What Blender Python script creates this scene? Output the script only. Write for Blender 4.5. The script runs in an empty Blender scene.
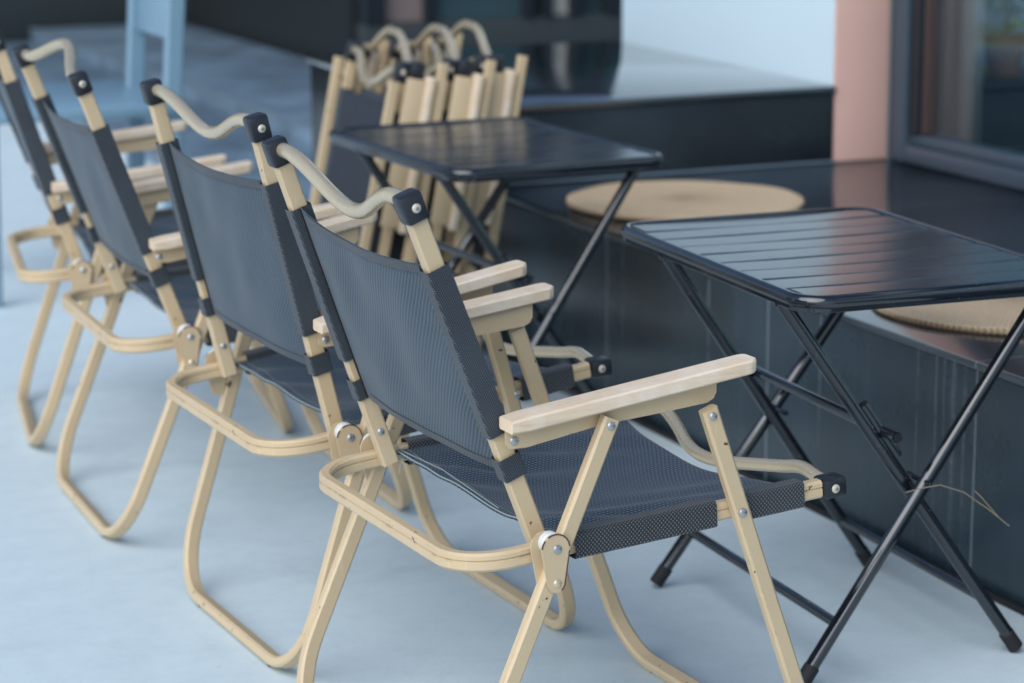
import bpy, bmesh, math, random
from mathutils import Vector, Matrix
random.seed(7)
scene = bpy.context.scene
COL = scene.collection
PI = math.pi
V = Vector

# ------------------------------------------------------------------ materials
def new_mat(name):
    m = bpy.data.materials.new(name); m.use_nodes = True
    nt = m.node_tree
    return m, nt, nt.nodes['Principled BSDF']

def node(nt, typ, **kw):
    n = nt.nodes.new(typ)
    for k, v in kw.items():
        if k.startswith('i_'):
            n.inputs[k[2:].replace('_', ' ')].default_value = v
        else:
            setattr(n, k, v)
    return n

def math_n(nt, op, a, b=None, c=None):
    n = nt.nodes.new('ShaderNodeMath'); n.operation = op
    for i, s in enumerate((a, b, c)):
        if s is None: continue
        if isinstance(s, (int, float)): n.inputs[i].default_value = s
        else: nt.links.new(s, n.inputs[i])
    return n.outputs[0]

def ramp(nt, src, stops):
    r = nt.nodes.new('ShaderNodeValToRGB'); e = r.color_ramp.elements
    while len(e) < len(stops): e.new(0.5)
    for el, (p, c) in zip(e, stops):
        el.position = p; el.color = c if len(c) == 4 else (*c, 1)
    nt.links.new(src, r.inputs[0]); return r.outputs[0]

def mixc(nt, fac, a, b, mode='MIX'):
    n = nt.nodes.new('ShaderNodeMix'); n.data_type = 'RGBA'; n.blend_type = mode
    for i, s in ((0, fac), (6, a), (7, b)):
        if isinstance(s, (int, float)): n.inputs[i].default_value = s
        elif isinstance(s, tuple): n.inputs[i].default_value = s if len(s) == 4 else (*s, 1)
        else: nt.links.new(s, n.inputs[i])
    return n.outputs[2]

def noise(nt, vec, scale, detail=4, rough=.55):
    n = nt.nodes.new('ShaderNodeTexNoise'); n.inputs['Scale'].default_value = scale
    n.inputs['Detail'].default_value = detail; n.inputs['Roughness'].default_value = rough
    if vec is not None: nt.links.new(vec, n.inputs['Vector'])
    return n.outputs[0]

def objco(nt): return nt.nodes.new('ShaderNodeTexCoord').outputs['Object']

def mapping(nt, vec, scale=(1, 1, 1), rot=(0, 0, 0)):
    n = nt.nodes.new('ShaderNodeMapping'); n.inputs['Scale'].default_value = scale
    n.inputs['Rotation'].default_value = rot; nt.links.new(vec, n.inputs['Vector']); return n.outputs[0]

def bump(nt, bsdf, h, strength=.3, dist=.002):
    b = nt.nodes.new('ShaderNodeBump'); b.inputs['Strength'].default_value = strength
    b.inputs['Distance'].default_value = dist
    nt.links.new(h, b.inputs['Height']); nt.links.new(b.outputs[0], bsdf.inputs['Normal'])

def setp(b, **kw):
    for k, v in kw.items():
        k = {'rough': 'Roughness', 'metal': 'Metallic', 'color': 'Base Color', 'spec': 'Specular IOR Level', 'coat': 'Coat Weight', 'coatr': 'Coat Roughness'}[k]
        b.inputs[k].default_value = (*v, 1) if k == 'Base Color' else v

def mat_paint(name, col, rough=.38, chip=(.10, .055, .03), chip_amt=.69, grime=.22, metal=0, wear=.75):
    m, nt, b = new_mat(name); co = objco(nt); L = nt.links
    n1 = noise(nt, co, 9, 5); n2 = noise(nt, co, 120, 2)
    c = mixc(nt, math_n(nt, 'MULTIPLY', ramp(nt, n1, [(.35, (0, 0, 0)), (.75, (1, 1, 1))]), grime), (*col, 1), tuple(x * .62 for x in col))
    n3 = noise(nt, co, 46, 3, .6)
    cm = ramp(nt, n3, [(chip_amt, (0, 0, 0)), (chip_amt + .012, (1, 1, 1))])
    c = mixc(nt, cm, c, chip)
    bv = nt.nodes.new('ShaderNodeBevel'); bv.samples = 6; bv.inputs['Radius'].default_value = .0028
    ge = nt.nodes.new('ShaderNodeNewGeometry'); dp = nt.nodes.new('ShaderNodeVectorMath'); dp.operation = 'DOT_PRODUCT'
    L.new(bv.outputs[0], dp.inputs[0]); L.new(ge.outputs['Normal'], dp.inputs[1])
    edge = ramp(nt, dp.outputs['Value'], [(.90, (1, 1, 1)), (.985, (0, 0, 0))])
    n4 = noise(nt, co, 34, 4, .7)
    c = mixc(nt, math_n(nt, 'MULTIPLY', edge, ramp(nt, n4, [(.54, (0, 0, 0)), (.62, (wear, wear, wear))])), c, tuple(x * 2.2 for x in chip))
    sc = noise(nt, mapping(nt, co, (30, 30, 4), (.6, .2, .3)), 3, 4, .6)
    c = mixc(nt, ramp(nt, sc, [(.62, (0, 0, 0)), (.70, (.28, .28, .28))]), c, tuple(min(1, x * 1.25) for x in col))
    L.new(c, b.inputs['Base Color'])
    L.new(math_n(nt, 'MULTIPLY_ADD', n1, .18, rough - .09), b.inputs['Roughness'])
    bump(nt, b, n2, .06, .001); setp(b, metal=metal)
    return m

def mat_plain(name, col, rough=.5, metal=0, var=.15, scale=20, spec=.5, bmp=.05):
    m, nt, b = new_mat(name); co = objco(nt)
    n1 = noise(nt, co, scale, 5)
    c = mixc(nt, math_n(nt, 'MULTIPLY', n1, 2 * var), (*col, 1), tuple(x * .5 for x in col))
    nt.links.new(c, b.inputs['Base Color'])
    nt.links.new(math_n(nt, 'MULTIPLY_ADD', n1, .16, max(.02, rough - .08)), b.inputs['Roughness'])
    setp(b, metal=metal, spec=spec)
    if bmp: bump(nt, b, noise(nt, co, scale * 7, 3), bmp, .002)
    return m

def mat_fabric(name, seat=False, dark=(.012, .026, .040), light=(.066, .108, .150), pitch=.0066, coarse=False):
    m, nt, b = new_mat(name); co = objco(nt)
    sp = nt.nodes.new('ShaderNodeSeparateXYZ'); nt.links.new(co, sp.inputs[0])
    x, y, z = sp.outputs
    if seat: u = math_n(nt, 'ADD', y, math_n(nt, 'MULTIPLY', z, .9)); w = x
    elif coarse: u = math_n(nt, 'ADD', y, math_n(nt, 'MULTIPLY', x, 1.7)); w = z
    else: u = y; w = z
    k = 2 * PI / pitch
    wob = math_n(nt, 'MULTIPLY', noise(nt, co, 40, 3), 1.6)
    if coarse:
        su = math_n(nt, 'SINE', math_n(nt, 'ADD', math_n(nt, 'MULTIPLY', u, k), wob)); sw = math_n(nt, 'SINE', math_n(nt, 'ADD', math_n(nt, 'MULTIPLY', w, k), wob))
        p = math_n(nt, 'MULTIPLY_ADD', math_n(nt, 'MULTIPLY', su, sw), .5, .5)
    else:
        if seat:
            ua = math_n(nt, 'MULTIPLY', u, k); wa = math_n(nt, 'ADD', math_n(nt, 'MULTIPLY', w, k * 1.18), math_n(nt, 'MULTIPLY', u, k * .5))
        else:   # twill: the two diagonals of the mesh
            d = math_n(nt, 'MULTIPLY', w, .9)
            ua = math_n(nt, 'MULTIPLY', math_n(nt, 'ADD', u, d), k); wa = math_n(nt, 'MULTIPLY', math_n(nt, 'SUBTRACT', u, d), k * 1.1)
        su = math_n(nt, 'MULTIPLY_ADD', math_n(nt, 'SINE', math_n(nt, 'ADD', ua, math_n(nt, 'MULTIPLY', wob, .5))), .5, .5)
        sw = math_n(nt, 'SINE', wa)
        p = math_n(nt, 'MULTIPLY', su, math_n(nt, 'MULTIPLY_ADD', sw, .42, .58))
    big = noise(nt, co, 6, 5); fin = noise(nt, co, 300, 2)
    pat = ramp(nt, p, [(.22, (0, 0, 0)), (.68, (1, 1, 1))] if not coarse else [(.55, (0, 0, 0)), (.85, (1, 1, 1))])
    c = mixc(nt, pat, dark, light)
    c = mixc(nt, ramp(nt, big, [(.3, (.0, .0, .0)), (.8, (.30, .30, .30))]), c, (.10, .125, .15))
    c = mixc(nt, ramp(nt, fin, [(.70, (0, 0, 0)), (.78, (.35, .35, .35))]), c, (.22, .23, .25))
    nt.links.new(c, b.inputs['Base Color']); setp(b, rough=.62, spec=.35)
    b.inputs['Sheen Weight'].default_value = .12
    bump(nt, b, p, .5, .0008)
    return m

def mat_wood(name, col=(.69, .53, .37)):
    m, nt, b = new_mat(name); co = objco(nt)
    mp = mapping(nt, co, (7, 90, 90))
    n1 = noise(nt, mp, 1.6, 6, .65)
    c = ramp(nt, n1, [(.25, tuple(x * .80 for x in col)), (.5, col), (.75, tuple(min(1, x * 1.08) for x in col))])
    n2 = noise(nt, co, 22, 4)
    c = mixc(nt, ramp(nt, n2, [(.42, (0, 0, 0)), (.72, (.75, .75, .75))]), c, (.78, .68, .57))
    st = noise(nt, mapping(nt, co, (9, 40, 40)), 2.4, 3)
    c = mixc(nt, ramp(nt, st, [(.64, (0, 0, 0)), (.75, (.22, .22, .22))]), c, (.24, .17, .11))
    nt.links.new(c, b.inputs['Base Color']); setp(b, rough=.55)
    bump(nt, b, n1, .25, .001)
    return m

def mat_black_gloss(name, col=(.010, .012, .016), rough=.2, chips=True, spec=.6):
    m, nt, b = new_mat(name); co = objco(nt)
    n1 = noise(nt, co, 5, 6, .6); n3 = noise(nt, co, 62, 2, .5)
    c = mixc(nt, ramp(nt, n1, [(.4, (0, 0, 0)), (.8, (.5, .5, .5))]), (*col, 1), tuple(x * 3 for x in col))
    if chips:
        cm = math_n(nt, 'MULTIPLY', ramp(nt, noise(nt, co, 150, 4, .65), [(.675, (0, 0, 0)), (.69, (1, 1, 1))]), ramp(nt, noise(nt, co, 11, 2), [(.45, (0, 0, 0)), (.6, (1, 1, 1))]))
        c = mixc(nt, cm, c, (.42, .40, .37))
    nt.links.new(c, b.inputs['Base Color'])
    nt.links.new(math_n(nt, 'MULTIPLY_ADD', n1, .16, rough - .08), b.inputs['Roughness'])
    setp(b, spec=spec)
    return m

def mat_stone(name, seam0=None, pitch=1., rough=.16, col=(.012, .021, .029), drips=False, spec=.7, coat=0, axis=1):
    m, nt, b = new_mat(name); co = objco(nt)
    sp = nt.nodes.new('ShaderNodeSeparateXYZ'); nt.links.new(co, sp.inputs[0])
    n1 = noise(nt, co, 3.2, 7, .62); n2 = noise(nt, mapping(nt, co, (1, 14, 1.2)), 2.0, 5)
    c = mixc(nt, ramp(nt, n1, [(.35, (0, 0, 0)), (.75, (1, 1, 1))]), (*col, 1), tuple(x * 2.3 for x in col))
    c = mixc(nt, ramp(nt, n2, [(.5, (0, 0, 0)), (.8, (.45, .45, .45))]), c, (.045, .068, .085))
    if drips:
        y = sp.outputs[1]; z = sp.outputs[2]
        tot = None
        for yc, w, top, ln in ((.5, .004, .40, .5), (.445, .010, .4, .45), (.56, .0035, .40, .5), (.475, .003, .4, .3), (.41, .007, .4, .36), (.20, .003, .36, .3), (-.1, .006, .4, .4), (1.35, .004, .3, .2), (.9, .004, .25, .15), (1.75, .004, .4, .4)):
            wob = math_n(nt, 'MULTIPLY_ADD', noise(nt, mapping(nt, co, (0, 0, 9)), 1.2, 2), .008, yc - .004)
            d = math_n(nt, 'ABSOLUTE', math_n(nt, 'SUBTRACT', y, wob))
            s = math_n(nt, 'SUBTRACT', 1, math_n(nt, 'DIVIDE', d, w)); s = math_n(nt, 'MAXIMUM', s, 0)
            f = math_n(nt, 'MULTIPLY', s, math_n(nt, 'MAXIMUM', math_n(nt, 'SUBTRACT', 1, math_n(nt, 'DIVIDE', math_n(nt, 'SUBTRACT', top, z), ln)), 0))
            tot = f if tot is None else math_n(nt, 'ADD', tot, f)
        brk = ramp(nt, noise(nt, mapping(nt, co, (1, 3, 9)), 3, 3), [(.34, (.1, .1, .1)), (.62, (1, 1, 1))])
        f = math_n(nt, 'MULTIPLY', math_n(nt, 'MINIMUM', tot, 1), math_n(nt, 'MULTIPLY', brk, .45))
        c = mixc(nt, f, c, (.34, .40, .47))
    if seam0 is not None:
        q = math_n(nt, 'DIVIDE', math_n(nt, 'SUBTRACT', sp.outputs[axis], seam0), pitch)
        q = math_n(nt, 'ABSOLUTE', math_n(nt, 'SUBTRACT', q, math_n(nt, 'ROUND', q)))
        s = math_n(nt, 'LESS_THAN', math_n(nt, 'MULTIPLY', q, pitch), .0022)
        c = mixc(nt, math_n(nt, 'MULTIPLY', s, .75), c, (.24, .28, .32))
    nt.links.new(c, b.inputs['Base Color'])
    nt.links.new(math_n(nt, 'MULTIPLY_ADD', n1, .2, rough - .07), b.inputs['Roughness'])
    bump(nt, b, noise(nt, co, 1.3, 3), .05, .02); setp(b, spec=spec, coat=coat, coatr=.07)
    return m

def mat_ground():
    m, nt, b = new_mat('pale_concrete'); co = objco(nt)
    n1 = noise(nt, co, .9, 7, .6); n2 = noise(nt, co, 14, 6, .7); n3 = noise(nt, co, 160, 3)
    n4 = noise(nt, mapping(nt, co, (1.2, 5, 1), (0, 0, .5)), 2.2, 6, .7)
    c = ramp(nt, n1, [(.3, (.565, .655, .685)), (.7, (.65, .74, .765))])
    c = mixc(nt, ramp(nt, n2, [(.42, (0, 0, 0)), (.72, (.34, .34, .34))]), c, (.445, .53, .565))
    c = mixc(nt, ramp(nt, n4, [(.58, (0, 0, 0)), (.75, (.5, .5, .5))]), c, (.435, .52, .55))
    c = mixc(nt, ramp(nt, n3, [(.60, (0, 0, 0)), (.70, (.42, .42, .42))]), c, (.38, .44, .465))
    n5 = noise(nt, co, 38, 5, .75)
    c = mixc(nt, ramp(nt, n5, [(.63, (0, 0, 0)), (.72, (.5, .5, .5))]), c, (.405, .465, .485))
    n6 = noise(nt, mapping(nt, co, (1, 1, 1), (0, 0, .9)), 3.1, 8, .72)
    c = mixc(nt, ramp(nt, n6, [(.56, (0, 0, 0)), (.72, (.42, .42, .42))]), c, (.43, .50, .525))
    nt.links.new(c, b.inputs['Base Color']); setp(b, rough=.72, spec=.3)
    bump(nt, b, n2, .10, .004)
    return m

def mat_jute():
    m, nt, b = new_mat('woven_jute'); co = objco(nt)
    sp = nt.nodes.new('ShaderNodeSeparateXYZ'); nt.links.new(co, sp.inputs[0])
    x, y, z = sp.outputs
    r = math_n(nt, 'SQRT', math_n(nt, 'ADD', math_n(nt, 'MULTIPLY', x, x), math_n(nt, 'MULTIPLY', y, y)))
    a = math_n(nt, 'ARCTAN2', y, x)
    w = math_n(nt, 'SINE', math_n(nt, 'MULTIPLY', r, 2 * PI / .0135))
    w2 = math_n(nt, 'SINE', math_n(nt, 'MULTIPLY_ADD', a, 150, math_n(nt, 'MULTIPLY', w, 1.4)))
    h = math_n(nt, 'ADD', math_n(nt, 'MULTIPLY', w, .6), math_n(nt, 'MULTIPLY', w2, .4))
    n1 = noise(nt, co, 9, 5); n2 = noise(nt, co, 140, 3)
    c = ramp(nt, math_n(nt, 'MULTIPLY_ADD', h, .5, .5), [(.1, (.30, .19, .105)), (.55, (.70, .51, .33)), (1, (.80, .62, .43))])
    c = mixc(nt, math_n(nt, 'MULTIPLY', n1, .5), c, (.48, .33, .20))
    c = mixc(nt, ramp(nt, n2, [(.5, (0, 0, 0)), (.8, (.6, .6, .6))]), c, (.84, .69, .50))
    nt.links.new(c, b.inputs['Base Color']); setp(b, rough=.9, spec=.15)
    bump(nt, b, math_n(nt, 'ADD', h, math_n(nt, 'MULTIPLY', n2, 1.6)), .7, .003)
    return m

def mat_glass(name, tint=(.86, .93, .95)):
    m = bpy.data.materials.new(name); m.use_nodes = True; nt = m.node_tree
    for n in list(nt.nodes): nt.nodes.remove(n)
    o = nt.nodes.new('ShaderNodeOutputMaterial'); mx = nt.nodes.new('ShaderNodeMixShader')
    t = nt.nodes.new('ShaderNodeBsdfTransparent'); t.inputs[0].default_value = (*tint, 1)
    g = nt.nodes.new('ShaderNodeBsdfGlossy'); g.inputs['Roughness'].default_value = .02; g.inputs['Color'].default_value = (.9, .95, 1, 1)
    f = nt.nodes.new('ShaderNodeFresnel'); ge = nt.nodes.new('ShaderNodeNewGeometry')
    nt.links.new(math_n(nt, 'MULTIPLY_ADD', ge.outputs['Backfacing'], 1 / 1.5 - 1.5, 1.5), f.inputs['IOR'])
    nt.links.new(f.outputs[0], mx.inputs[0]); nt.links.new(t.outputs[0], mx.inputs[1]); nt.links.new(g.outputs[0], mx.inputs[2])
    nt.links.new(mx.outputs[0], o.inputs[0])
    return m

def mat_leaf(name, col):
    m, nt, b = new_mat(name); co = objco(nt)
    c = mixc(nt, noise(nt, co, 12, 3), tuple(x * .6 for x in col), tuple(x * 1.6 for x in col))
    nt.links.new(c, b.inputs['Base Color']); setp(b, rough=.5)
    return m

CREAM = mat_paint('cream_paint', (.58, .435, .265))
CREAM_TUBE = mat_paint('champagne_tube', (.72, .585, .40), rough=.28, chip_amt=.73, metal=.65)
CAP = mat_plain('black_plastic', (.016, .018, .024), .34, var=.2)
WOOD = mat_wood('pale_beech')
BACKF = mat_fabric('mesh_back', pitch=.0088)
BACKS = mat_fabric('mesh_back_sleeve', coarse=True, dark=(.009, .014, .021), light=(.085, .095, .105), pitch=.0058)
SEATF = mat_fabric('mesh_seat', seat=True, dark=(.005, .011, .019), light=(.105, .155, .215))
SEATS = mat_fabric('mesh_seat_sleeve', seat=True, coarse=True, dark=(.006, .007, .010), light=(.15, .145, .14), pitch=.0058)
DARKF = mat_plain('navy_cloth', (.020, .027, .038), .8, var=.3)
STITCH = mat_plain('pale_thread', (.34, .40, .40), .8, var=.2)
SEAM = mat_plain('dark_seam', (.008, .009, .012), .8, var=.2)
STEEL = mat_plain('zinc_rivet', (.55, .55, .55), .35, metal=.9, var=.3, scale=200)
SCREW = mat_plain('dull_screw', (.62, .56, .46), .5, metal=.35, var=.2)
SOCKET = mat_plain('screw_recess', (.20, .18, .15), .6)
RUST = mat_plain('brown_rust', (.085, .035, .025), .8)
NYLON = mat_plain('white_nylon', (.66, .64, .60), .4, var=.05)
RUBBER = mat_plain('black_rubber', (.012, .012, .014), .7)
TABLE = mat_black_gloss('black_lacquer', col=(.005, .007, .011), rough=.10, spec=1.0)
TABLE_TOP = mat_black_gloss('black_lacquer_top', col=(.024, .031, .040), rough=.2, chips=False, spec=1.0)
STONE = mat_stone('black_bench_tile', .375, .727, drips=True, rough=.24, col=(.012, .022, .030), spec=.45)
STONE4 = mat_stone('black_bench_top', .375, .727, rough=.12, col=(.010, .016, .022), spec=.9, coat=.35)
STONE3 = mat_stone('black_plinth_side', rough=.22, col=(.007, .009, .012), spec=.3)
STONE2 = mat_stone('black_plinth_tile', rough=.09, coat=1.0, spec=1.0, col=(.007, .009, .012))
STEP = mat_stone('slate_step_tile', 4.5, .62, rough=.45, col=(.085, .125, .165))
NOSING = mat_plain('worn_nosing', (.19, .25, .31), .5, var=.3, scale=8)
CONC = mat_ground()
WHITE = mat_plain('white_render', (.57, .69, .75), .7, var=.04, scale=3)
SALMON = mat_plain('salmon_render', (.72, .44, .365), .75, var=.10, scale=5)
FRAME = mat_plain('slate_metal_frame', (.055, .080, .108), .32, var=.15)
FRAME_D = mat_plain('dark_metal_frame', (.016, .02, .026), .3, var=.15)
REVEAL = mat_plain('brown_reveal', (.075, .045, .04), .5)
GLASS = mat_glass('window_glass')
DGLASS = mat_plain('dark_tinted_glass', (.024, .042, .050), .08, var=.4, scale=1.2, bmp=0)
TEAL = mat_plain('teal_glass', (.045, .085, .10), .12, var=.4, scale=1.5, bmp=0)
JUTE = mat_jute()
BLUE = mat_plain('light_blue_paint', (.19, .31, .40), .4, var=.12, scale=6)
PLASTER = mat_plain('grey_plaster', (.36, .38, .39), .85, var=.15)
CURTAIN = mat_plain('grey_curtain', (.47, .475, .46), .9, var=.12)
STRAW = mat_plain('dry_straw', (.26, .21, .13), .8)
LEAF = mat_leaf('green_leaf', (.055, .12, .04))
LEAF2 = mat_leaf('pale_leaf', (.16, .21, .05))
CLAY = mat_plain('clay_pot', (.28, .14, .08), .8)
PINKISH = mat_plain('pink_panel', (.23, .17, .16), .6)
SIGNW = mat_plain('pale_panel', (.42, .40, .37), .7)

# ------------------------------------------------------------------ mesh helpers
class MB:
    def __init__(s): s.bm = bmesh.new()
    def poly(s, vs):
        try: return s.bm.faces.new(vs)
        except ValueError: return None
    def loft(s, rings, closed=True, cap=True):
        R = [[s.bm.verts.new(p) for p in r] for r in rings]
        n = len(R[0])
        for a, b in zip(R, R[1:]):
            for i in range(n if closed else n - 1):
                j = (i + 1) % n; s.poly((a[i], a[j], b[j], b[i]))
        if cap and closed:
            s.poly(R[0][::-1]); s.poly(R[-1])
        return R
    def box(s, c, size, M=None, bev=.0):
        x, y, z = (d / 2 for d in size); c = V(c)
        t = bmesh.ops.create_cube(s.bm, size=1)['verts']
        bmesh.ops.scale(s.bm, vec=size, verts=t)
        if bev:
            es = list({e for v in t for e in v.link_edges})
            r = bmesh.ops.bevel(s.bm, geom=es, offset=bev, segments=2, affect='EDGES', profile=.5)
            t = list({v for f in r['faces'] for v in f.verts} | {v for v in t if v.is_valid})
            # all verts of this island
            seen = set(t); st = list(t)
            while st:
                v = st.pop()
                for e in v.link_edges:
                    o = e.other_vert(v)
                    if o not in seen: seen.add(o); st.append(o)
            t = list(seen)
        if M is not None: bmesh.ops.transform(s.bm, matrix=M.to_4x4() if len(M) == 3 else M, verts=t)
        bmesh.ops.translate(s.bm, vec=c, verts=t)
        return t
    def sweep(s, path, prof, side, closed=False, cap=True):
        """prof: list of (a,b): a along 'side' (constant vector), b along side x tangent"""
        P = [V(p) for p in path]; n = len(P); rings = []
        for i, p in enumerate(P):
            t = (P[(i + 1) % n] - P[i - 1]) if (closed or 0 < i < n - 1) else (P[1] - P[0] if i == 0 else P[-1] - P[-2])
            t = t.normalized()
            a = V(side); a = (a - a.dot(t) * t).normalized(); b = t.cross(a)
            # mitre scale
            k = 1.0
            rings.append([p + a * u + b * w * k for u, w in prof])
        if closed: rings.append(rings[0])
        if closed:
            R = [[s.bm.verts.new(q) for q in r] for r in rings[:-1]]
            m = len(prof)
            for i in range(len(R)):
                A, B = R[i], R[(i + 1) % len(R)]
                for q in range(m): s.poly((A[q], A[(q + 1) % m], B[(q + 1) % m], B[q]))
        else: s.loft(rings, True, cap)
    def tube(s, path, r, n=12, closed=False, side=None, cap=True):
        prof = [(r * math.cos(2 * PI * i / n), r * math.sin(2 * PI * i / n)) for i in range(n)]
        if side is None:
            d = (V(path[-1]) - V(path[0])); 
            if d.length < 1e-6: d = V(path[1]) - V(path[0])
            side = V((0, 0, 1)) if abs(d.normalized().z) < .8 else V((1, 0, 0))
        s.sweep(path, prof, side, closed, cap)
    def cyl(s, a, b, r, n=16, bev=0):
        a = V(a); b = V(b); d = (b - a); l = d.length; d.normalize()
        if bev:
            u = d.orthogonal().normalized(); w = d.cross(u)
            rings = []
            for t, rr in ((0, r - bev), (bev, r), (l - bev, r), (l, r - bev)):
                rings.append([a + d * t + (u * math.cos(2 * PI * i / n) + w * math.sin(2 * PI * i / n)) * rr for i in range(n)])
            s.loft(rings)
        else: s.tube([a, b], r, n, side=d.orthogonal())
    def prism(s, pts, off, bev=0):
        """pts: planar polygon, off: extrusion vector"""
        off = V(off)
        s.loft([[V(p) for p in pts], [V(p) + off for p in pts]])
    def lathe(s, prof, c=(0, 0, 0), n=48):
        rings = [[V(c) + V((r * math.cos(2 * PI * i / n), r * math.sin(2 * PI * i / n), z)) for i in range(n)] for r, z in prof]
        s.loft(rings)
    def grid(s, f, nu, nv):
        G = [[s.bm.verts.new(f(i / nu, j / nv)) for j in range(nv + 1)] for i in range(nu + 1)]
        for i in range(nu):
            for j in range(nv): s.poly((G[i][j], G[i + 1][j], G[i + 1][j + 1], G[i][j + 1]))
    def build(s, name, mat, parent=None, ang=38, solid=0):
        bm = s.bm
        bmesh.ops.recalc_face_normals(bm, faces=bm.faces[:])
        lim = math.radians(ang)
        for f in bm.faces: f.smooth = True
        for e in bm.edges:
            if len(e.link_faces) == 2: e.smooth = e.calc_face_angle(0) < lim
        me = bpy.data.meshes.new(name); bm.to_mesh(me); bm.free()
        me.materials.append(mat)
        o = bpy.data.objects.new(name, me); COL.objects.link(o)
        if parent is not None: o.parent = parent
        return o

def rect(a, b, c=.0025):
    """chamfered rectangle profile: a along side, b across"""
    a /= 2; b /= 2
    return [(a - c, -b), (a, -b + c), (a, b - c), (a - c, b), (-a + c, b), (-a, b - c), (-a, -b + c), (-a + c, -b)]

def rounded(pts, rad, n=7):
    P = [V(p) for p in pts]; out = [P[0]]
    for i in range(1, len(P) - 1):
        r = rad[i - 1] if isinstance(rad, (list, tuple)) else rad
        a = (P[i - 1] - P[i]); b = (P[i + 1] - P[i]); la, lb = a.length, b.length
        a.normalize(); b.normalize(); th = a.angle(b); d = min(r / math.tan(th / 2), la * .49 if i > 1 else la * .95, lb * .49 if i < len(P) - 2 else lb * .95)
        p0 = P[i] + a * d; p1 = P[i] + b * d
        rr = d * math.tan(th / 2); c = P[i] + (a + b).normalized() * (rr / math.sin(th / 2))
        u = p0 - c; w = p1 - c; tot = u.angle(w); ax = u.cross(w).normalized()
        for k in range(n + 1): out.append(c + Matrix.Rotation(tot * k / n, 3, ax) @ u)
    out.append(P[-1]); return out

def rrect(x0, x1, y0, y1, r, n=8):
    out = []
    for cx, cy, a0 in ((x1 - r, y1 - r, 0), (x0 + r, y1 - r, 90), (x0 + r, y0 + r, 180), (x1 - r, y0 + r, 270)):
        for k in range(n + 1):
            a = math.radians(a0 + 90 * k / n); out.append((cx + r * math.cos(a), cy + r * math.sin(a)))
    return out

def thing(name, label, cat, loc=(0, 0, 0), rz=0, group=None):
    o = bpy.data.objects.new(name, None); COL.objects.link(o); o.empty_display_size = .1
    o.location = loc; o.rotation_euler = (0, 0, rz); o['label'] = label; o['category'] = cat
    if group: o['group'] = group
    return o
def tag(o, label, cat, group=None):
    o['label'] = label; o['category'] = cat
    if group: o['group'] = group
    return o
def structure(o): o['kind'] = 'structure'; return o

def rivet(a, d, r, parent, mat=None):
    """domed rivet head at a along d"""
    mb = MB(); a = V(a); d = V(d).normalized(); u = d.orthogonal().normalized(); w = d.cross(u); n = 12
    mb.loft([[a + d * h + (u * math.cos(2 * PI * i / n) + w * math.sin(2 * PI * i / n)) * rr for i in range(n)] for h, rr in ((-.001, r), (.0012, r), (.0026, r * .72), (.0032, r * .3))])
    return mb.build('rivet', mat or STEEL, parent)

# ------------------------------------------------------------------ the folding armchair
UW, UD = .019, .0245       # tube: across / in side plane
HG = V((-.130, 0, .397))
BT = V((-.302, 0, .868))
GROUP_CH = 'folding armchairs in the row'

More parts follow.
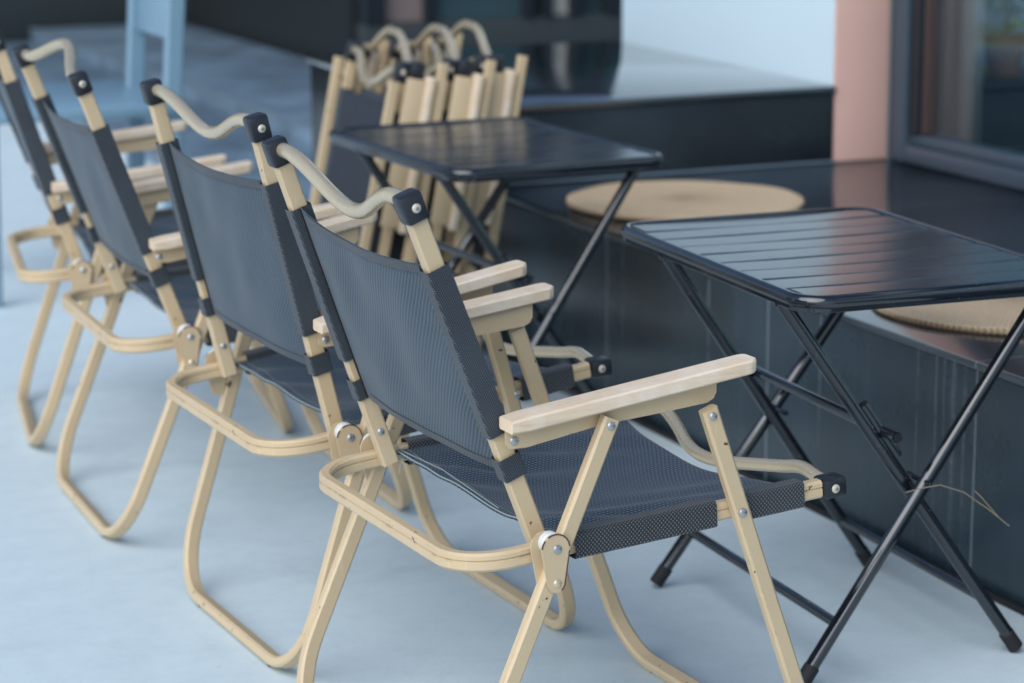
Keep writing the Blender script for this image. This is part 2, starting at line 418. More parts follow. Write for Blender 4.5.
def make_chair(label, loc, rz, dR=0, dL=0, tilt=0, rear=0, wave=-.055, wave_f=0, front=0, threads=False):
    t = thing('folding_armchair', label, 'chair', loc, rz, GROUP_CH)
    sd = {-1: dR, 1: dL}
    def lift(p):
        p = V(p); p.z += tilt * (p.x - HG.x) if p.x > HG.x else 0; return p
    # --- seat frame: rails and the loop behind the backrest
    ry = .2700
    pts = [(.300, -ry, .4185), (-.10, -ry, .3905), (-.246, -ry + .004, .3760), (-.246, ry - .004, .3760), (-.10, ry, .3905), (.300, ry, .4185)]
    pts = [lift(p) for p in pts]
    path = rounded(pts, [.3, .095, .095, .3], 9)
    A, B, C = .01275, .00925, .0035       # rail section with a groove pressed along both sides
    prof = [(A - C, -B), (A, -B + C), (A, B - C), (A - C, B), (.0038, B), (.0022, B - .0022), (.0006, B), (-A + C, B), (-A, B - C), (-A, -B + C), (-A + C, -B), (.0006, -B), (.0022, -B + .0022), (.0038, -B)]
    mb = MB(); mb.sweep(path, prof, (0, 0, 1)); sf = mb.build('seat_frame', CREAM, t)
    # --- wavy front bar between black corner caps
    fx = .3215; fz = .420 + tilt * (fx - HG.x)
    mb = MB()
    wp = []
    for k in range(41):
        y = -.255 + .51 * k / 40; a = max(0, 1 - abs(y) / .205); w = .5 - .5 * math.cos(PI * a)
        wp.append((fx - .006 - .044 * w, y, fz + .003 - .019 * w + .007 * math.exp(-((abs(y) - .205) / .035) ** 2)))
    mb.tube(wp, .0095, 14, side=(0, 0, 1)); mb.build('front_bar', CREAM_TUBE, t)
    for s in (-1, 1):
        mb = MB(); mb.box((fx - .002, s * .268, fz - .001), (.037, .035, .030), Matrix.Rotation(-.07, 3, 'Y'), .006)
        c = mb.build('corner_cap', CAP, t)
        r = rivet((fx - .004, s * .2856, fz - .001), (0, s, 0), .0064, t, SCREW); r.name = 'screw'; r.parent = c
        r = rivet((fx - .004, s * .2869, fz - .001), (0, s, 0), .0027, t, SOCKET); r.name = 'screw_socket'; r.parent = c
    # --- uprights
    def vec(s):
        d = sd[s]; v = BT - HG
        return V((v.x * math.cos(d) + v.z * math.sin(d), 0, -v.x * math.sin(d) + v.z * math.cos(d)))
    uy = .2500
    def U(s, q, off=0.):       # q=0 top, 1 at the hinge; off = forward offset
        v = vec(s); p = HG + v * (1 - q); f = V((v.z, 0, -v.x)).normalized()
        p = p + f * off; p.y = s * uy; return p
    for s in (-1, 1):
        mb = MB(); mb.sweep([U(s, 1.03), U(s, .5), U(s, .0)], rect(.020, UD + .001), (0, 1, 0)); up = mb.build('upright', CREAM, t)
        v = vec(s).normalized(); ang = math.atan2(v.x, v.z)
        mb = MB(); c = U(s, .014, -.001); c.y = s * (uy + .001)
        mb.box(c, (.0325, .032, .040), Matrix.Rotation(ang, 3, 'Y'), .0055)
        cap = mb.build('corner_cap', CAP, t)
        p = U(s, .014); p.y = s * (uy + .0168)
        r = rivet(p, (0, s, 0), .0062, cap, SCREW); r.name = 'screw'
        p.y += s * .0013
        r = rivet(p, (0, s, 0), .0026, cap, SOCKET); r.name = 'screw_socket'
        p = U(s, .92); p.y = s * (uy - .0102); rivet(p, (0, -s, 0), .0055, up)
    # --- wavy back bar
    mb = MB(); wp = []
    for k in range(49):
        y = -.238 + .476 * k / 48; f = (y / .25 + 1) / 2
        a = max(0, 1 - abs(y - .012) / .208); w = .5 - .5 * math.cos(PI * a)
        q0 = U(-1, .006).lerp(U(1, .006), f); dn = (vec(-1).lerp(vec(1), f)).normalized()
        q0.y = y; wp.append(q0 + dn * (wave * w) + V((.004 + wave_f * w, 0, 0)))
    mb.tube(wp, .0108, 16, side=(1, 0, 0)); mb.build('back_bar', CREAM_TUBE, t)
    # --- backrest sling
    T0, T1 = .185, .797
    sh = random.uniform(0, 9)
    def panel(off, wig=1.):
        def f(i, j):
            u = 2 * i - 1; q = T0 + (T1 - T0) * j
            e = 1 - abs(u) ** 2.2
            q2 = q + .018 * e * (1 - j) - .008 * e * j
            p = U(-1, q2).lerp(U(1, q2), i); p.y = u * .2385
            n = V((vec(-1).z, 0, -vec(-1).x)).normalized()
            sag = .0075 * e + wig * (.0016 * math.sin(5 * u + sh + 3 * j) + .0006 * math.sin(11 * u - 7 * j + sh) + .0016 * math.sin(23 * j + sh) * math.exp(-((abs(u) - .85) / .12) ** 2)) * e * min(1, .25 + 4 * j * (1 - j))
            return p - n * (.0015 + off + sag * 1.7)
        return f
    mb = MB(); mb.grid(panel(0), 36, 24)
    back = mb.build('backrest', BACKF, t, 60)
    back.modifiers.new('thickness', 'SOLIDIFY').thickness = .0014
    for s in (-1, 1):
        mb = MB()
        for a, b in ((T0, .672), (.738, .803)):
            mb.sweep([U(s, a + (b - a) * k / 6) for k in range(7)], rect(.0275, UD + .0085, .0022), (0, 1, 0), cap=False)
        mb.build('sleeve', BACKS, back)
    # hems and stitching
    f = panel(.0016); mb = MB()
    def band(j0, j1): return lambda i, j: f(.06 + .88 * i, j0 + (j1 - j0) * j)
    mb.grid(band(.0, .045), 30, 2); mb.build('hem', BACKS, back, 60)
    mb = MB(); mb.grid(band(.962, 1.), 30, 2); mb.build('hem', BACKS, back, 60)
    for i0 in (.012, .988):
        mb = MB(); mb.tube([f(i0, j / 30) for j in range(31)], .0013, 6, side=(0, 1, 0)); mb.build('seam', SEAM, back)
    # --- seat sling
    def rail(x, y, dz=0): return lift((x, y, .3975 + .07 * (x + .0) + dz))
    X0, X1 = -.115, .268
    def seatp(i, j):
        u = 2 * i - 1; x = X0 + (X1 - X0) * j; e = 1 - abs(u) ** 2.0
        fx2 = x + .022 * e * (1 - j) ** 2 - .03 * e * j ** 3
        sag = .040 * e * (.55 + .9 * j * (1 - j) * 2) + .0022 * math.sin(7 * u + sh) * e
        wr = (.0085 * math.sin(17 * (u + .9 * j) + sh) * math.exp(-((abs(u) - .62) / .30) ** 2) * (1 - j) ** .7 * min(1, j * 7 + .12) + .0045 * math.sin(9 * j - 5 * u * u + sh) * e * (.3 + j * (1 - j) * 2)) * min(1, 3.2 * (1 - abs(u)))
        return rail(fx2, u * ry, .0115 - sag + wr - .004 * (1 - e) ** 3)
    mb = MB(); mb.grid(seatp, 64, 44); seat = mb.build('seat', SEATF, t, 60)
    seat.modifiers.new('thickness', 'SOLIDIFY').thickness = .0014
    for s in (-1, 1):
        mb = MB()
        for a, b in ((X0 + .025, .128), (.176, X1)):
            mb.sweep([rail(a + (b - a) * k / 4, s * ry, -.0005) for k in range(5)], rect(.0375, .0265, .003), (0, 0, 1), cap=False)
        mb.build('sleeve', SEATS, seat)
    mb = MB()
    mb.tube([seatp(.03 + .94 * k / 30, .006) + V((0, 0, .0016)) for k in range(31)], .0011, 6, side=(0, 0, 1))
    for k in range(2):
        mb.tube([seatp(.03 + .94 * q / 30, .05) + V((0, 0, .0016)) for q in range(31)], .0006, 5, side=(0, 0, 1))
    mb.build('stitching', STITCH, seat)
    if threads:
        c = seatp(.985, .03); q = seatp(.40, .02) + V((-.004, 0, .006))
        for pl in ([c, c + V((-.012, -.004, .012)), c + V((-.022, .006, -.006)), c + V((-.030, -.006, -.034))], [c, c + V((-.006, -.02, -.008)), c + V((-.014, -.026, -.030))], [c + V((-.004, 0, .002)), c.lerp(q, .5) + V((-.006, 0, .012)), q]):
            mb = MB(); mb.tube(pl, .0006, 5, side=(1, 0, 0)); mb.build('loose_thread', STITCH, seat)
    # --- armrests
    az0, az1 = .5690, .6140 + tilt * .26
    ax0, ax1 = -.190, .178
    for s in (-1, 1):
        yc = s * .2865; ax1 = .178 if s < 0 else .166
        d0 = sd[s]
        bx0 = ax0 + d0 * .17
        def top(x): return az0 + (az1 - az0) * (x - ax0) / (ax1 - ax0)
        mb = MB(); rings = []
        for q in [k / 14 * .94 for k in range(15)] + [.95, .96, .97, .978, .984, .989, .993, .996, .9985, .9996]:
            x = bx0 + (ax1 - bx0) * q
            hw = .0215; hh = .0098
            e = ax1 - x
            if e < .016: hw -= .016 - math.sqrt(max(0, .016 ** 2 - (.016 - e) ** 2))
            if e < .005: hh -= .005 - math.sqrt(max(0, .005 ** 2 - (.005 - e) ** 2))
            if x - bx0 < .003: hh *= .86; hw *= .93
            c = .0026
            z = top(x)
            rings.append([V((x, yc + a, z + b)) for a, b in rect(hw * 2, hh * 2, min(c, hh * .45))])
        # denser tip
        mb.loft(rings); arm = mb.build('armrest', WOOD, t, 42)
        # angle bracket under the wood
        yb = s * .2755
        bx = bx0 + .004; br = .128
        zt = lambda x: top(x) - .0101
        pts = [(bx, zt(bx)), (br, zt(br)), (br, zt(br) - .022), (br - .004, zt(br) - .030), (br - .014, zt(br) - .035), (.05, zt(.05) - .031), (-.05, zt(-.05) - .026), (bx + .03, zt(bx + .03) - .030), (bx + .006, zt(bx) - .026), (bx, zt(bx) - .018)]
        mb = MB(); mb.prism([(x, yb - .0012, z) for x, z in pts], (0, .0024, 0))
        mb.box((-.03, yc - s * .001, top(-.03) - .0112), (.26, .026, .0022), Matrix.Rotation(-math.atan2(az1 - az0, ax1 - ax0), 3, 'Y'))
        mb.build('bracket', CREAM, arm)
        rivet((bx0 + .016, yb + s * .0012, top(bx0 + .016) - .0265), (0, s, 0), .0062, arm)
        # --- legs of this side get their rivets here
        for (x, z) in ((-.045, .5535 + tilt * .085), (.1105, .5490 + tilt * .24)):
            rivet((x, s * .2985, z), (0, s, 0), .0058, arm)
        rivet((.1593, s * .2985, .4085 + tilt * .29), (0, s, 0), .0062, arm)
    # --- U-shaped leg frames
    def leg_frame(xt, zt, xb, name, ytop, ybot, rad=.085):
        pts = [(xt, -ytop, zt), (xb, -ybot, .0125), (xb, ybot, .0125), (xt, ytop, zt)]
        path = rounded(pts, [rad, rad], 12)
        mb = MB()
        # keep the wide face in the leg's plane normal direction
        lean = V((xb - xt, 0, .0125 - zt)).normalized(); nrm = V((lean.z, 0, -lean.x))
        mb.sweep(path, rect(.0245, .0178, .0035), nrm)
        o = mb.build(name, CREAM, t)
        for s in (-1, 1):
            mb = MB(); mb.cyl((xb, s * (ybot - rad - .005), 0), (xb, s * (ybot - rad - .005), .006), .008, 12, .001); mb.build('foot_pad', RUBBER, o)
        return o
    leg_frame(-.0415, .5625 + tilt * .085, -.270 + rear, 'rear_leg_frame', .2895, .289, .115)
    leg_frame(.1075, .5580 + tilt * .24, .3035 + front, 'front_leg_frame', .2895, .285)
    # --- pear shaped hinge plates with white spacers
    for s in (-1, 1):
        for y in (.2840, .3012):
            a = V((-.1295, 0, .3975)); b = V((-.1285, 0, .3505)); ra, rb = .0205, .0125
            pts = []
            for k in range(13):
                th = math.radians(-10 + 200 * k / 12); pts.append((a.x + ra * math.cos(th), s * y, a.z + ra * math.sin(th)))
            for k in range(9):
                th = math.radians(195 + 150 * k / 8); pts.append((b.x + rb * math.cos(th), s * y, b.z + rb * math.sin(th)))
            if y < .29: pts = [(p[0] - .0075, p[1], p[2] + .001) for p in pts]
            mb = MB(); mb.prism(pts, (0, s * .0030, 0)); hp = mb.build('hinge_plate', CREAM, t, 50)
            if y > .29:
                yo = s * .3040
                for k0, k1 in ((1, 8), (9, 11), (19, 22)):
                    mb = MB(); mb.tube([(q[0], yo, q[2]) for q in (pts * 2)[k0:k1 + 1]], .0011, 6, side=(0, 1, 0)); mb.build('rust_edge', RUST, hp)
                rivet((-.1275, s * .3042, .3975), (0, s, 0), .0064, hp); rivet((-.1275, s * .3042, .3505), (0, s, 0), .0058, hp, CREAM_TUBE)
        mb = MB(); mb.cyl((-.1330, s * .2872, .4045), (-.1330, s * .3008, .4045), .0155, 20, .002); mb.build('spacer', NYLON, t)
    return t

chairs = [
    ('nearest armchair, whole right wooden armrest and dark mesh seat in full view in front', (0, 0, 0), .0416, dict(dR=-.0169, dL=.0164, rear=-.010, threads=True)),
    ('second armchair of the row, upright mesh back just behind the nearest chair', (-.039, .6625, 0), .0332, dict(dR=.1125, dL=.1141, tilt=.0828, rear=.055, front=-.03, wave=-.045)),
    ('third armchair back in the row, its wavy top bar arched upward between two caps', (-.0272, 1.4597, 0), -.0352, dict(rear=.003, wave=.042, wave_f=.045)),
    ('farthest armchair at the left picture edge, only its right side showing', (.002, 2.160, 0), -.172, dict(dR=.0419, rear=.033, wave=.05)),
]
for lb, loc, rz, kw in chairs:
    make_chair(lb, loc, rz, **kw)

# ------------------------------------------------------------------ folding tables
def make_table(label, loc, rz):
    t = thing('folding_table', label, 'table', loc, rz, 'black folding tables in front of the bench')
    H = .6300; a, b = .2540, .3645; r = .048
    mb = MB()
    loop = [V((x, y, H - .010)) for x, y in rrect(-a + .010, a - .010, -b + .010, b - .010, r, 8)]
    mb.sweep(loop, [(.0108 * math.cos(2 * PI * k / 12), .0108 * math.sin(2 * PI * k / 12)) for k in range(12)], (0, 0, 1), closed=True)
    # folded sheet lip under the tube
    loop = [V((x, y, H - .020)) for x, y in rrect(-a + .008, a - .008, -b + .008, b - .008, r, 8)]
    mb.sweep(loop, rect(.012, .006, .001), (0, 0, 1), closed=True)
    rim = mb.build('rim', TABLE, t)
    # pressed slats
    mb = MB(); n = 9; y0 = -b + .021; w = (2 * b - .042) / n
    for k in range(n):
        yc = y0 + w * (k + .5)
        xe = a - .014
        if k in (0, n - 1): xe -= .012
        nx = 10; rings = []
        for q in range(nx + 1):
            x = -xe + 2 * xe * q / nx; dz = -.0016 * (1 - (x / xe) ** 2) + .0006 * math.sin(3 * x / xe + k * 2.1)
            h = w / 2 - .0016
            rings.append([V((x, yc - h, H - .0060 + dz)), V((x, yc - h + .0035, H - .0030 + dz)), V((x, yc, H - .0026 + dz)), V((x, yc + h - .0035, H - .0030 + dz)), V((x, yc + h, H - .0060 + dz)), V((x, yc + h, H - .014)), V((x, yc - h, H - .014))])
        mb.loft(rings)
    top = mb.build('tabletop', TABLE_TOP, t, 25)
    mb = MB(); mb.box((0, 0, H - .0165), (2 * a - .03, 2 * b - .03, .003)); mb.build('tabletop_backing', TABLE, top)
    R = .0112
    YT, YB = -.050, -.043                     # the leg frames sit a little off centre
    LA, LC = (-.236, .604, .182), (.205, .604, -.217)
    def legs(L, yt, yb):
        x0, z0, x1 = L
        for s in (-1, 1):
            p0 = V((x0, s * yt + YT, z0)); p1 = V((x1, s * yb + YB, .014)); d = (p1 - p0).normalized()
            mb = MB(); mb.cyl(p0, p1, R, 16)
            mb.box(p0 + V((0, 0, .004)), (.026, .014, .020), None, .003)
            l = mb.build('leg', TABLE, t)
            e = p1 - V((0, 0, .0015))
            mb = MB(); mb.cyl(e - d * .030, e + d * .006, .0128, 16, .002); mb.build('foot', RUBBER, l)
    legs(LA, .214, .245); legs(LC, .250, .277)
    def on(L, z): return L[0] + (L[2] - L[0]) * (L[1] - z) / (L[1] - .014)
    z = .098
    x = on(LA, z); mb = MB(); mb.cyl((x, YB - .24, z), (x, YB + .24, z), .0085, 14); mb.build('rung', TABLE, t)
    x = on(LC, z); mb = MB(); mb.cyl((x, YB - .273, z), (x, YB + .273, z), .0085, 14); mb.build('rung', TABLE, t)
    z = .390; x = on(LA, z) + .0205
    mb = MB(); mb.tube([V((x, -.322, z)), V((x, .205, z))], .0088, 14, side=(1, 0, 0)); st = mb.build('stop_bar', TABLE, t)
    for y0, y1 in ((-.3225, -.3265), (.2055, .2095)):
        mb = MB(); mb.cyl((x, y0, z), (x, y1, z), .0066, 14); mb.build('end_plug', SEAM, st)
    # short sleeve clip riveted beside the near leg
    p0 = V((on(LA, .432) + .0155, -.2725, .435)); p1 = V((on(LA, .345) + .0155, -.2765, .348))
    mb = MB(); mb.cyl(p0, p1, .0088, 14); cl = mb.build('clip', TABLE, t)
    d = (p0 - p1).normalized(); mb = MB(); mb.cyl(p0 - d * .001, p0 + d * .0008, .0066, 12); mb.build('clip_mouth', SEAM, cl)
    for s in (-1, 1):
        mb = MB(); mb.cyl((-.008, s * .212 + YT, .312), (-.008, s * .280 + YT, .312), .0045, 12); mb.build('pivot_bolt', TABLE, t)
    return t
make_table('near black folding table with slatted top, right of the nearest armchair', (.7012, .3479, 0), -.0532)
ft = make_table('far black folding table with bare top, in front of the leaning folded chairs', (.6850, 1.755, 0), .0333); ft.scale = (.965, .98, 1)

# ------------------------------------------------------------------ dry grass stalk caught on the near table's joint
def place_stalk():
    mb = MB()
    M = Matrix.Translation((.7012, .3479, 0)) @ Matrix.Rotation(-.0532, 4, 'Z')
    P = lambda x, z: M @ V((x, -.3475 + .02 * x, z))
    mb.tube([P(-.062, .309), P(-.032, .313), P(0, .3145), P(.043, .298), P(.088, .266), P(.128, .234)], .0010, 6)
    mb.tube([P(.063, .2975), P(.074, .288), P(.088, .272), P(.109, .2495)], .0010, 6)
    tag(mb.build('grass_stalk', STRAW), 'dry straw coloured grass stalk caught on the near table leg joint', 'straw')
place_stalk()

# ------------------------------------------------------------------ bench, plinth, walls
BX, BZ = .9993, .4037
def slab(mb, x0, x1, y0, y1, z0, z1, bev=.004):
    mb.box(((x0 + x1) / 2, (y0 + y1) / 2, (z0 + z1) / 2), (x1 - x0, y1 - y0, z1 - z0), None, bev)
UY, UZ, UX, WX = 2.5087, .605, 1.9883, 2.1518
bench = thing('stone_bench', 'long low bench clad in glossy black tiles behind the tables', 'bench', (0, 0, 0))
mb = MB(); slab(mb, BX, WX + .10, -3.2, UY - .002, 0, BZ - .016, .002); mb.build('bench_front', STONE, bench)
mb = MB(); slab(mb, BX - .004, WX + .10, -3.2, UY - .004, BZ - .015, BZ, .004); mb.build('bench_top', STONE4, bench)
mb = MB(); slab(mb, BX - .012, BX - .001, -3.2, UY, 0, .012, .002); mb.build('base_joint', SEAM, bench)
mb = MB(); slab(mb, BX + .01, UX, UY - .007, UY - .001, BZ + .0005, BZ + .006, .001); mb.build('sealant', NOSING, bench)
plinth = thing('stone_plinth', 'taller black polished block at the far end of the bench', 'plinth', (0, 0, 0))
mb = MB(); slab(mb, BX + .004, UX - .003, UY, 3.80, 0, UZ - .022, .003); mb.build('plinth_side', STONE3, plinth)
mb = MB(); slab(mb, BX - .006, UX - .003, UY - .010, 3.81, UZ - .021, UZ, .005); mb.build('plinth_top', STONE2, plinth)

mb = MB(); slab(mb, UX, UX + .2, UY + .012, 3.76, 0, 3.4, .003)
tag(mb.build('white_wall', WHITE), 'plain white rendered wall rising behind the taller black block', 'wall')
mb = MB(); slab(mb, UX - .001, WX - .002, UY - .0, UY + .0115, BZ, 3.4, .003)
tag(mb.build('salmon_pillar', SALMON), 'narrow salmon pink pillar face between white wall and window', 'pillar')
# shop window
win = thing('shop_window', 'large shop window in a slate grey metal frame above the bench', 'window', (0, 0, 0))
WT = 3.0
mb = MB(); slab(mb, WX, WX + .09, UY - .075, UY - .002, BZ + .001, WT, .004); jf = mb.build('frame', FRAME, win)
mb = MB(); slab(mb, WX + .012, WX + .085, UY - .115, UY - .077, BZ + .075, WT, .003); mb.build('inner_frame', FRAME_D, win)
mb = MB(); slab(mb, WX + .025, WX + .08, UY - .122, UY - .117, BZ + .075, WT, .003); mb.build('reveal', REVEAL, win)
mb = MB(); slab(mb, WX + .001, WX + .09, -3.2, UY - .077, BZ + .001, BZ + .045, .004); slab(mb, WX + .020, WX + .088, -3.2, UY - .079, BZ + .046, BZ + .073, .004); mb.build('sill', FRAME, win)
mb = MB(); slab(mb, WX, WX + .09, -3.2, UY - .002, WT + .001, WT + .12, .004); mb.build('head', FRAME, win)
mb = MB(); slab(mb, WX + .045, WX + .053, -3.2, UY - .152, BZ + .074, WT, 0); mb.build('pane', GLASS, win)
mb = MB(); slab(mb, UX, WX + .3, -3.2, UY, WT + .122, 3.4, .003)
tag(mb.build('upper_wall', WHITE), 'white wall band above the shop window', 'wall')
# inside the shop
mb = MB(); slab(mb, WX + .12, 7.2, -3.2, 3.7, 0, .02, 0); structure(mb.build('floor', STEP))
mb = MB(); slab(mb, 7.2, 7.3, -3.2, 3.7, .021, 3.1, 0); slab(mb, 2.2, 7.19, 3.65, 3.75, .021, 3.1, 0)
structure(mb.build('wall_back', mat_plain('pale_teal_wall', (.30, .46, .47), .8)))
mb = MB(); slab(mb, 2.93, 5.6, 3.30, 3.60, .022, .455, .006); ct = thing('shop_counter', 'dark blue counter inside the shop behind the window', 'counter', (0, 0, 0)); mb.build('body', mat_plain('navy_counter', (.010, .024, .036), .4), ct)
mb = MB(); slab(mb, 2.91, 5.62, 3.28, 3.62, .456, .480, .004); mb.build('top', mat_plain('navy_counter_top', (.02, .05, .065), .25), ct)
# curtain just inside the left of the window
def curtain():
    mb = MB()
    def f(i, j):
        y = 2.495 + .55 * i; return V((2.43 + .012 * math.sin(i * 30), y, .42 + 2.5 * j))
    mb.grid(f, 60, 4)
    o = tag(mb.build('curtain', CURTAIN, None, 60), 'plain grey curtain hanging inside the left side of the window', 'curtain')
    o.modifiers.new('thickness', 'SOLIDIFY').thickness = .003
curtain()

# ------------------------------------------------------------------ jute pads
def pad(loc, label, seed):
    rnd = random.Random(seed)
    R0 = .281; n = 96
    rings = []; PH = rnd.uniform(0, 6)
    for r, z in ((R0 - .004, .001), (R0, .005), (R0 - .001, .010), (R0 - .006, .0135), (R0 * .9, .0145), (R0 * .6, .0150), (R0 * .3, .0147), (.004, .0150)):
        ph = [rnd.uniform(0, 6) for _ in range(3)]
        rings.append([V((r * (1 + .004 * math.sin(5 * a + PH) + .003 * math.sin(11 * a) + .003 * math.sin(47 * a + ph[2])) * math.cos(a), r * (1 + .004 * math.sin(5 * a + PH) + .003 * math.sin(11 * a) + .003 * math.sin(47 * a + ph[2])) * math.sin(a), z + ((.0012 * math.sin(3 * a + ph[1]) + .0006 * math.sin(8 * a)) * r / .28 if z > .008 else 0))) for a in (2 * PI * k / n for k in range(n))])
    mb = MB(); mb.loft(rings); o = mb.build('seat_pad', JUTE, None, 60); o.location = loc
    tag(o, label, 'seat pad', 'round woven pads on the bench')
pad((1.324, 2.075, BZ + .0005), 'round woven jute pad on the bench between the two tables', 1)
pad((1.335, .740, BZ + .0005), 'round woven jute pad on the bench partly under the near table top', 2)

# ------------------------------------------------------------------ folded chairs leaning in a stack
def folded_chair(label, loc, lean):
    t = thing('folded_armchair', label, 'chair', loc, 0, 'folded armchairs leaning together')
    t.rotation_euler = (0, lean, -.13); t.scale = (1, 1, 1.03)
    uy = .25
    for s in (-1, 1):
        mb = MB(); mb.sweep([(0, s * uy, .12), (0, s * uy, .70)], rect(.020, .0255), (0, 1, 0)); mb.build('upright', CREAM, t)
        mb = MB(); mb.box((0, s * uy, .712), (.036, .034, .050), None, .007); c = mb.build('corner_cap', CAP, t)
        rivet((0, s * (uy + .017), .712), (0, s, 0), .0065, c, SCREW).name = 'screw'
    mb = MB(); wp = []
    for k in range(41):
        y = -.238 + .476 * k / 40; a = max(0, 1 - abs(y) / .205); w = .5 - .5 * math.cos(PI * min(1, a * 1.22))
        wp.append((-.012 * w, y, .716 - .05 * w))
    mb.tube(wp, .0108, 14, side=(1, 0, 0)); mb.build('back_bar', CREAM_TUBE, t)
    mb = MB(); mb.grid(lambda i, j: V((-.012 + .014 * (1 - (2 * i - 1) ** 2), (2 * i - 1) * uy, .22 + .40 * j)), 24, 10)
    bk = mb.build('backrest', DARKF, t, 60)
    for s in (-1, 1):
        mb = MB(); mb.sweep([(0, s * uy, .22), (0, s * uy, .62)], rect(.0275, .032, .005), (0, 1, 0), cap=False); mb.build('sleeve', BACKS, bk)
    # seat frame folded up in front of the back
    x = .030
    mb = MB(); mb.sweep(rounded([(x, -.270, .715), (x, -.270, .17), (x, .270, .17), (x, .270, .715)], [.08, .08], 8), rect(.0255, .0185, .004), (1, 0, 0)); mb.build('seat_frame', CREAM, t)
    mb = MB(); wp = []
    for k in range(41):
        y = -.255 + .51 * k / 40; a = max(0, 1 - abs(y) / .23); w = .5 - .5 * math.cos(PI * min(1, a * 1.15))
        wp.append((x, y, .728 + .060 * w))
    mb.tube(wp, .0100, 14, side=(1, 0, 0)); mb.build('front_bar', CREAM_TUBE, t)
    for s in (-1, 1):
        mb = MB(); mb.box((x, s * .268, .722), (.034, .036, .040), None, .006); mb.build('corner_cap', CAP, t)
    mb = MB(); mb.grid(lambda i, j: V((x + .012 + .010 * (1 - (2 * i - 1) ** 2), (2 * i - 1) * .262, .27 + .36 * j)), 20, 8); mb.build('seat', SEATF, t, 60)
    # arms hang down flat on both sides, brackets showing
    for s in (-1, 1):
        mb = MB(); mb.box((.0585, s * .291, .535), (.021, .044, .36), None, .005); arm = mb.build('armrest', WOOD, t)
        mb = MB(); mb.box((.024, s * .3030, .535), (.046, .003, .34), None, .0012); mb.build('bracket', CREAM, arm)
    # legs folded parallel
    for nm, xx, zt, zb in (('rear_leg_frame', -.0235, .690, .03), ('front_leg_frame', .085, .750, .015)):
        yy = .2895
        mb = MB(); mb.sweep(rounded([(xx, -yy, zt), (xx + .004, -yy + .015, zb), (xx + .004, yy - .015, zb), (xx, yy, zt)], [.08, .08], 8), rect(.0245, .018, .0035), (1, 0, 0)); mb.build(nm, CREAM, t)
    for s in (-1, 1):
        pts = [(.035 + .022 * math.cos(a), s * .306, .22 + .036 * math.sin(a)) for a in (2 * PI * k / 20 for k in range(20))]
        mb = MB(); mb.prism(pts, (0, s * .003, 0)); mb.build('hinge_plate', CREAM, t)
    return t
for lb, dx, dy, ln in (('leftmost folded armchair of the leaning stack, dark mesh back facing out', 0, 0, .20), ('middle folded armchair of the leaning stack, pressed between two others', .122, -.022, .185), ('rightmost folded armchair of the leaning stack, nearest the black bench', .228, .012, .172)):
    folded_chair(lb, (.600 + dx, 2.60 + dy, .0), ln)

# ------------------------------------------------------------------ light blue chair and table behind the row
def blue_chair():
    t = thing('blue_chair', 'light blue painted chair with a slotted back behind the row of armchairs', 'chair', (.282, 3.80, 0))
    P = lambda x, y, z: V((x, y, z))
    for y in (-.27, .10):
        mb = MB(); mb.sweep(rounded([P(.215, y, 0), P(.225, y, .50), P(.262, y, 1.08)], [.8], 6), rect(.032, .050, .006), (0, 1, 0)); mb.build('leg', BLUE, t)
    for y in (-.27, .24):
        mb = MB(); mb.sweep([P(-.284, y, 0), P(-.274, y, .50)], rect(.036, .036, .006), (0, 1, 0)); mb.build('leg', BLUE, t)
    mb = MB(); mb.box((-.020, -.01, .512), (.53, .60, .034), None, .010); mb.build('seat', BLUE, t)
    mb = MB(); mb.box((.250, -.085, .872), (.018, .34, .36), Matrix.Rotation(.064, 3, 'Y'), .005); mb.build('backrest', BLUE, t)
blue_chair()

# ------------------------------------------------------------------ ground, steps, far shop front
mb = MB(); mb.grid(lambda i, j: V((-60 + 120 * i, -30 + 110 * j, 0)), 12, 11); structure(mb.build('ground', CONC))
for k, (x0, x1, z1) in enumerate(((1.12, 1.72, .035), (1.722, 2.55, .10), (2.552, 9, .165))):
    mb = MB(); slab(mb, x0, x1, 3.85 if k < 2 else 6.6, 10.28 if k < 2 else 7.69, .004, z1, .004); structure(mb.build('step', STEP))
    mb = MB(); slab(mb, x0 - .006, x0 + .035, 3.86 if k < 2 else 6.61, 10.27 if k < 2 else 7.68, z1 + .001, z1 + .006, .001); structure(mb.build('step_nosing', NOSING))

fac = thing('storefront', 'dark shop front with tall glazed doors at the far end of the steps', 'building', (0, 0, 0))
CHAR = mat_plain('charcoal_wall', (.012, .016, .018), .5); GBASE = mat_plain('green_black_base', (.030, .040, .042), .45)
def front(x0, x1, FY, edges, kinds):
    mb = MB(); slab(mb, x0, x1, FY + .12, FY + .5, .002, 3.6, 0); mb.build('wall', CHAR, fac)
    mb = MB(); slab(mb, x0, x1, FY + .02, FY + .115, .004, .30, .004); mb.build('base', GBASE, fac)
    for i, kd in enumerate(kinds):
        x, x2 = edges[i], edges[i + 1]
        mb = MB(); slab(mb, x + .02, x2 - .02, FY + .05, FY + .10, .302, 2.9, 0); mb.build('pane', {'D': DGLASS, 'T': TEAL, 'P': PINKISH, 'G': SIGNW}[kd], fac)
        mb = MB(); slab(mb, x - .025, x + .025, FY, FY + .112, .302, 3.0, .004); mb.build('mullion', FRAME_D, fac)
    mb = MB(); slab(mb, x0, x1, FY, FY + .11, 3.01, 3.3, .004); mb.build('lintel', FRAME_D, fac)
front(-1.5, 2.62, 10.3, [-1.45, -.4, .6, 1.55, 2.60], 'DDDD')
front(2.64, 12, 7.7, [2.67, 2.72, 2.966, 3.46, 3.556, 3.70, 3.89, 4.74, 5.7, 6.7, 7.9, 9.1, 10.3, 11.9], 'TPTDGDTTTTTT')
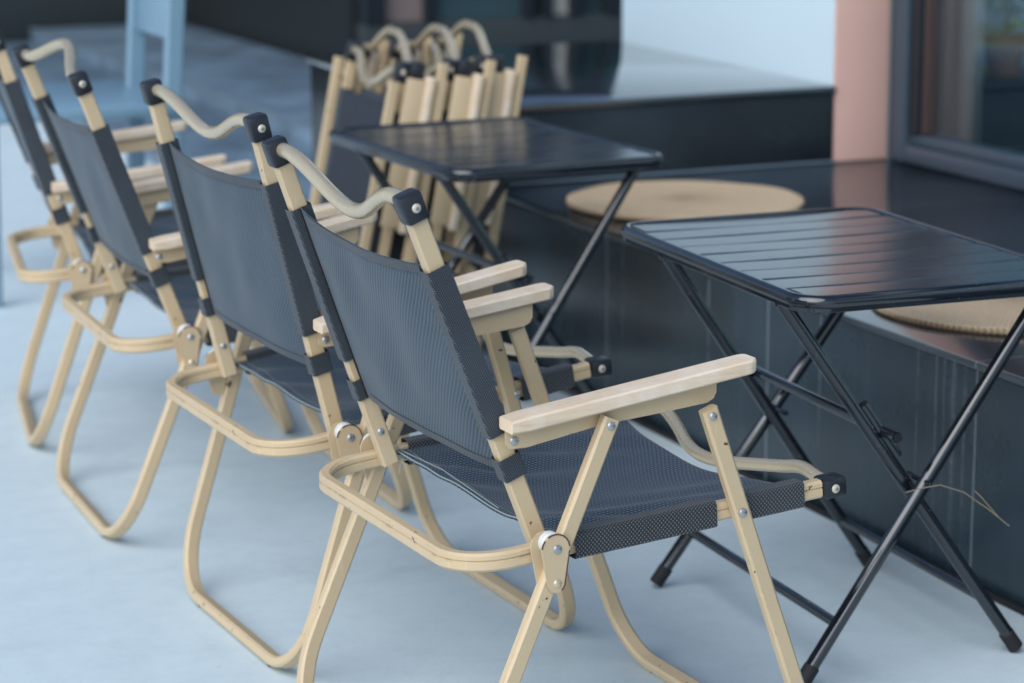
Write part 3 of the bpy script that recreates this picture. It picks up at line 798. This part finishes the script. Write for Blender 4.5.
mb = MB(); slab(mb, 2.622, 2.66, 7.83, 10.78, .002, 3.6, 0); mb.build('side_wall', CHAR, fac)

# ------------------------------------------------------------------ potted plant seen through the window
def plant():
    t = thing('potted_plant', 'leafy green plant in a clay pot inside the shop', 'plant', (3.16, 3.45, .482))
    mb = MB(); mb.lathe([(.05, 0), (.065, .10), (.072, .105), (.072, .12), (.06, .12), (.058, .10), (.01, .095)], n=28); mb.build('pot', CLAY, t)
    mb = MB(); mb.tube([(0, 0, .09), (.01, .01, .18), (-.01, .02, .30)], .006, 8); mb.build('stem', CLAY, t)
    rnd = random.Random(3)
    for nm, m, c, n in (('foliage', LEAF, .34, 300), ('lower_foliage', LEAF2, .17, 60)):
        mb = MB()
        for k in range(n):
            d = V((rnd.gauss(0, 1), rnd.gauss(0, 1), rnd.gauss(0, .8))).normalized() * (.04 + .14 * rnd.random() ** .6)
            p = V((0, 0, c)) + d; u = V((rnd.gauss(0, 1), rnd.gauss(0, 1), rnd.gauss(0, .5))).normalized(); w = u.orthogonal().normalized()
            l, h = rnd.uniform(.035, .075), rnd.uniform(.012, .022)
            mb.poly([mb.bm.verts.new(q) for q in (p, p + u * l * .5 + w * h, p + u * l, p + u * l * .5 - w * h)])
        mb.build(nm, m, t)
plant()

# ------------------------------------------------------------------ camera
yaw, pitch, roll = .4164, .2152, -.0036
f = V((math.sin(yaw) * math.cos(pitch), math.cos(yaw) * math.cos(pitch), -math.sin(pitch)))
r = f.cross(V((0, 0, 1))).normalized(); u = r.cross(f)
r2 = r * math.cos(roll) + u * math.sin(roll); u2 = u * math.cos(roll) - r * math.sin(roll)
cam = bpy.data.cameras.new('camera'); co = bpy.data.objects.new('camera', cam); COL.objects.link(co)
co.matrix_world = Matrix(((r2.x, u2.x, -f.x, -1.479), (r2.y, u2.y, -f.y, -3.2496), (r2.z, u2.z, -f.z, 1.3852), (0, 0, 0, 1)))
cam.sensor_width = 36; cam.lens = 2575.39 / 1024 * 36; cam.clip_end = 300; cam.clip_start = .05
cam.dof.use_dof = True; cam.dof.focus_distance = 3.55; cam.dof.aperture_fstop = 4.2
scene.camera = co

# ------------------------------------------------------------------ light
SUN_EL, SUN_AZ = math.radians(40), math.radians(238)     # azimuth clockwise from +Y
w = bpy.data.worlds.new('World'); scene.world = w; w.use_nodes = True
nt = w.node_tree; bg = nt.nodes['Background']
sky = nt.nodes.new('ShaderNodeTexSky'); sky.sky_type = 'NISHITA'; sky.sun_disc = False
sky.sun_elevation = SUN_EL; sky.sun_rotation = SUN_AZ; sky.air_density = 1.0; sky.dust_density = 1.0; sky.ozone_density = 2.0
nt.links.new(sky.outputs[0], bg.inputs[0]); bg.inputs[1].default_value = .15
sl = bpy.data.lights.new('sun', 'SUN'); so = bpy.data.objects.new('sun', sl); COL.objects.link(so)
sl.energy = 2.85; sl.angle = math.radians(70); sl.color = (.94, .985, 1.0)
sd = V((math.sin(SUN_AZ) * math.cos(SUN_EL), math.cos(SUN_AZ) * math.cos(SUN_EL), math.sin(SUN_EL)))
so.rotation_euler = sd.to_track_quat('Z', 'Y').to_euler()
scene.view_settings.view_transform = 'Standard'; scene.view_settings.look = 'None'; scene.view_settings.exposure = 0
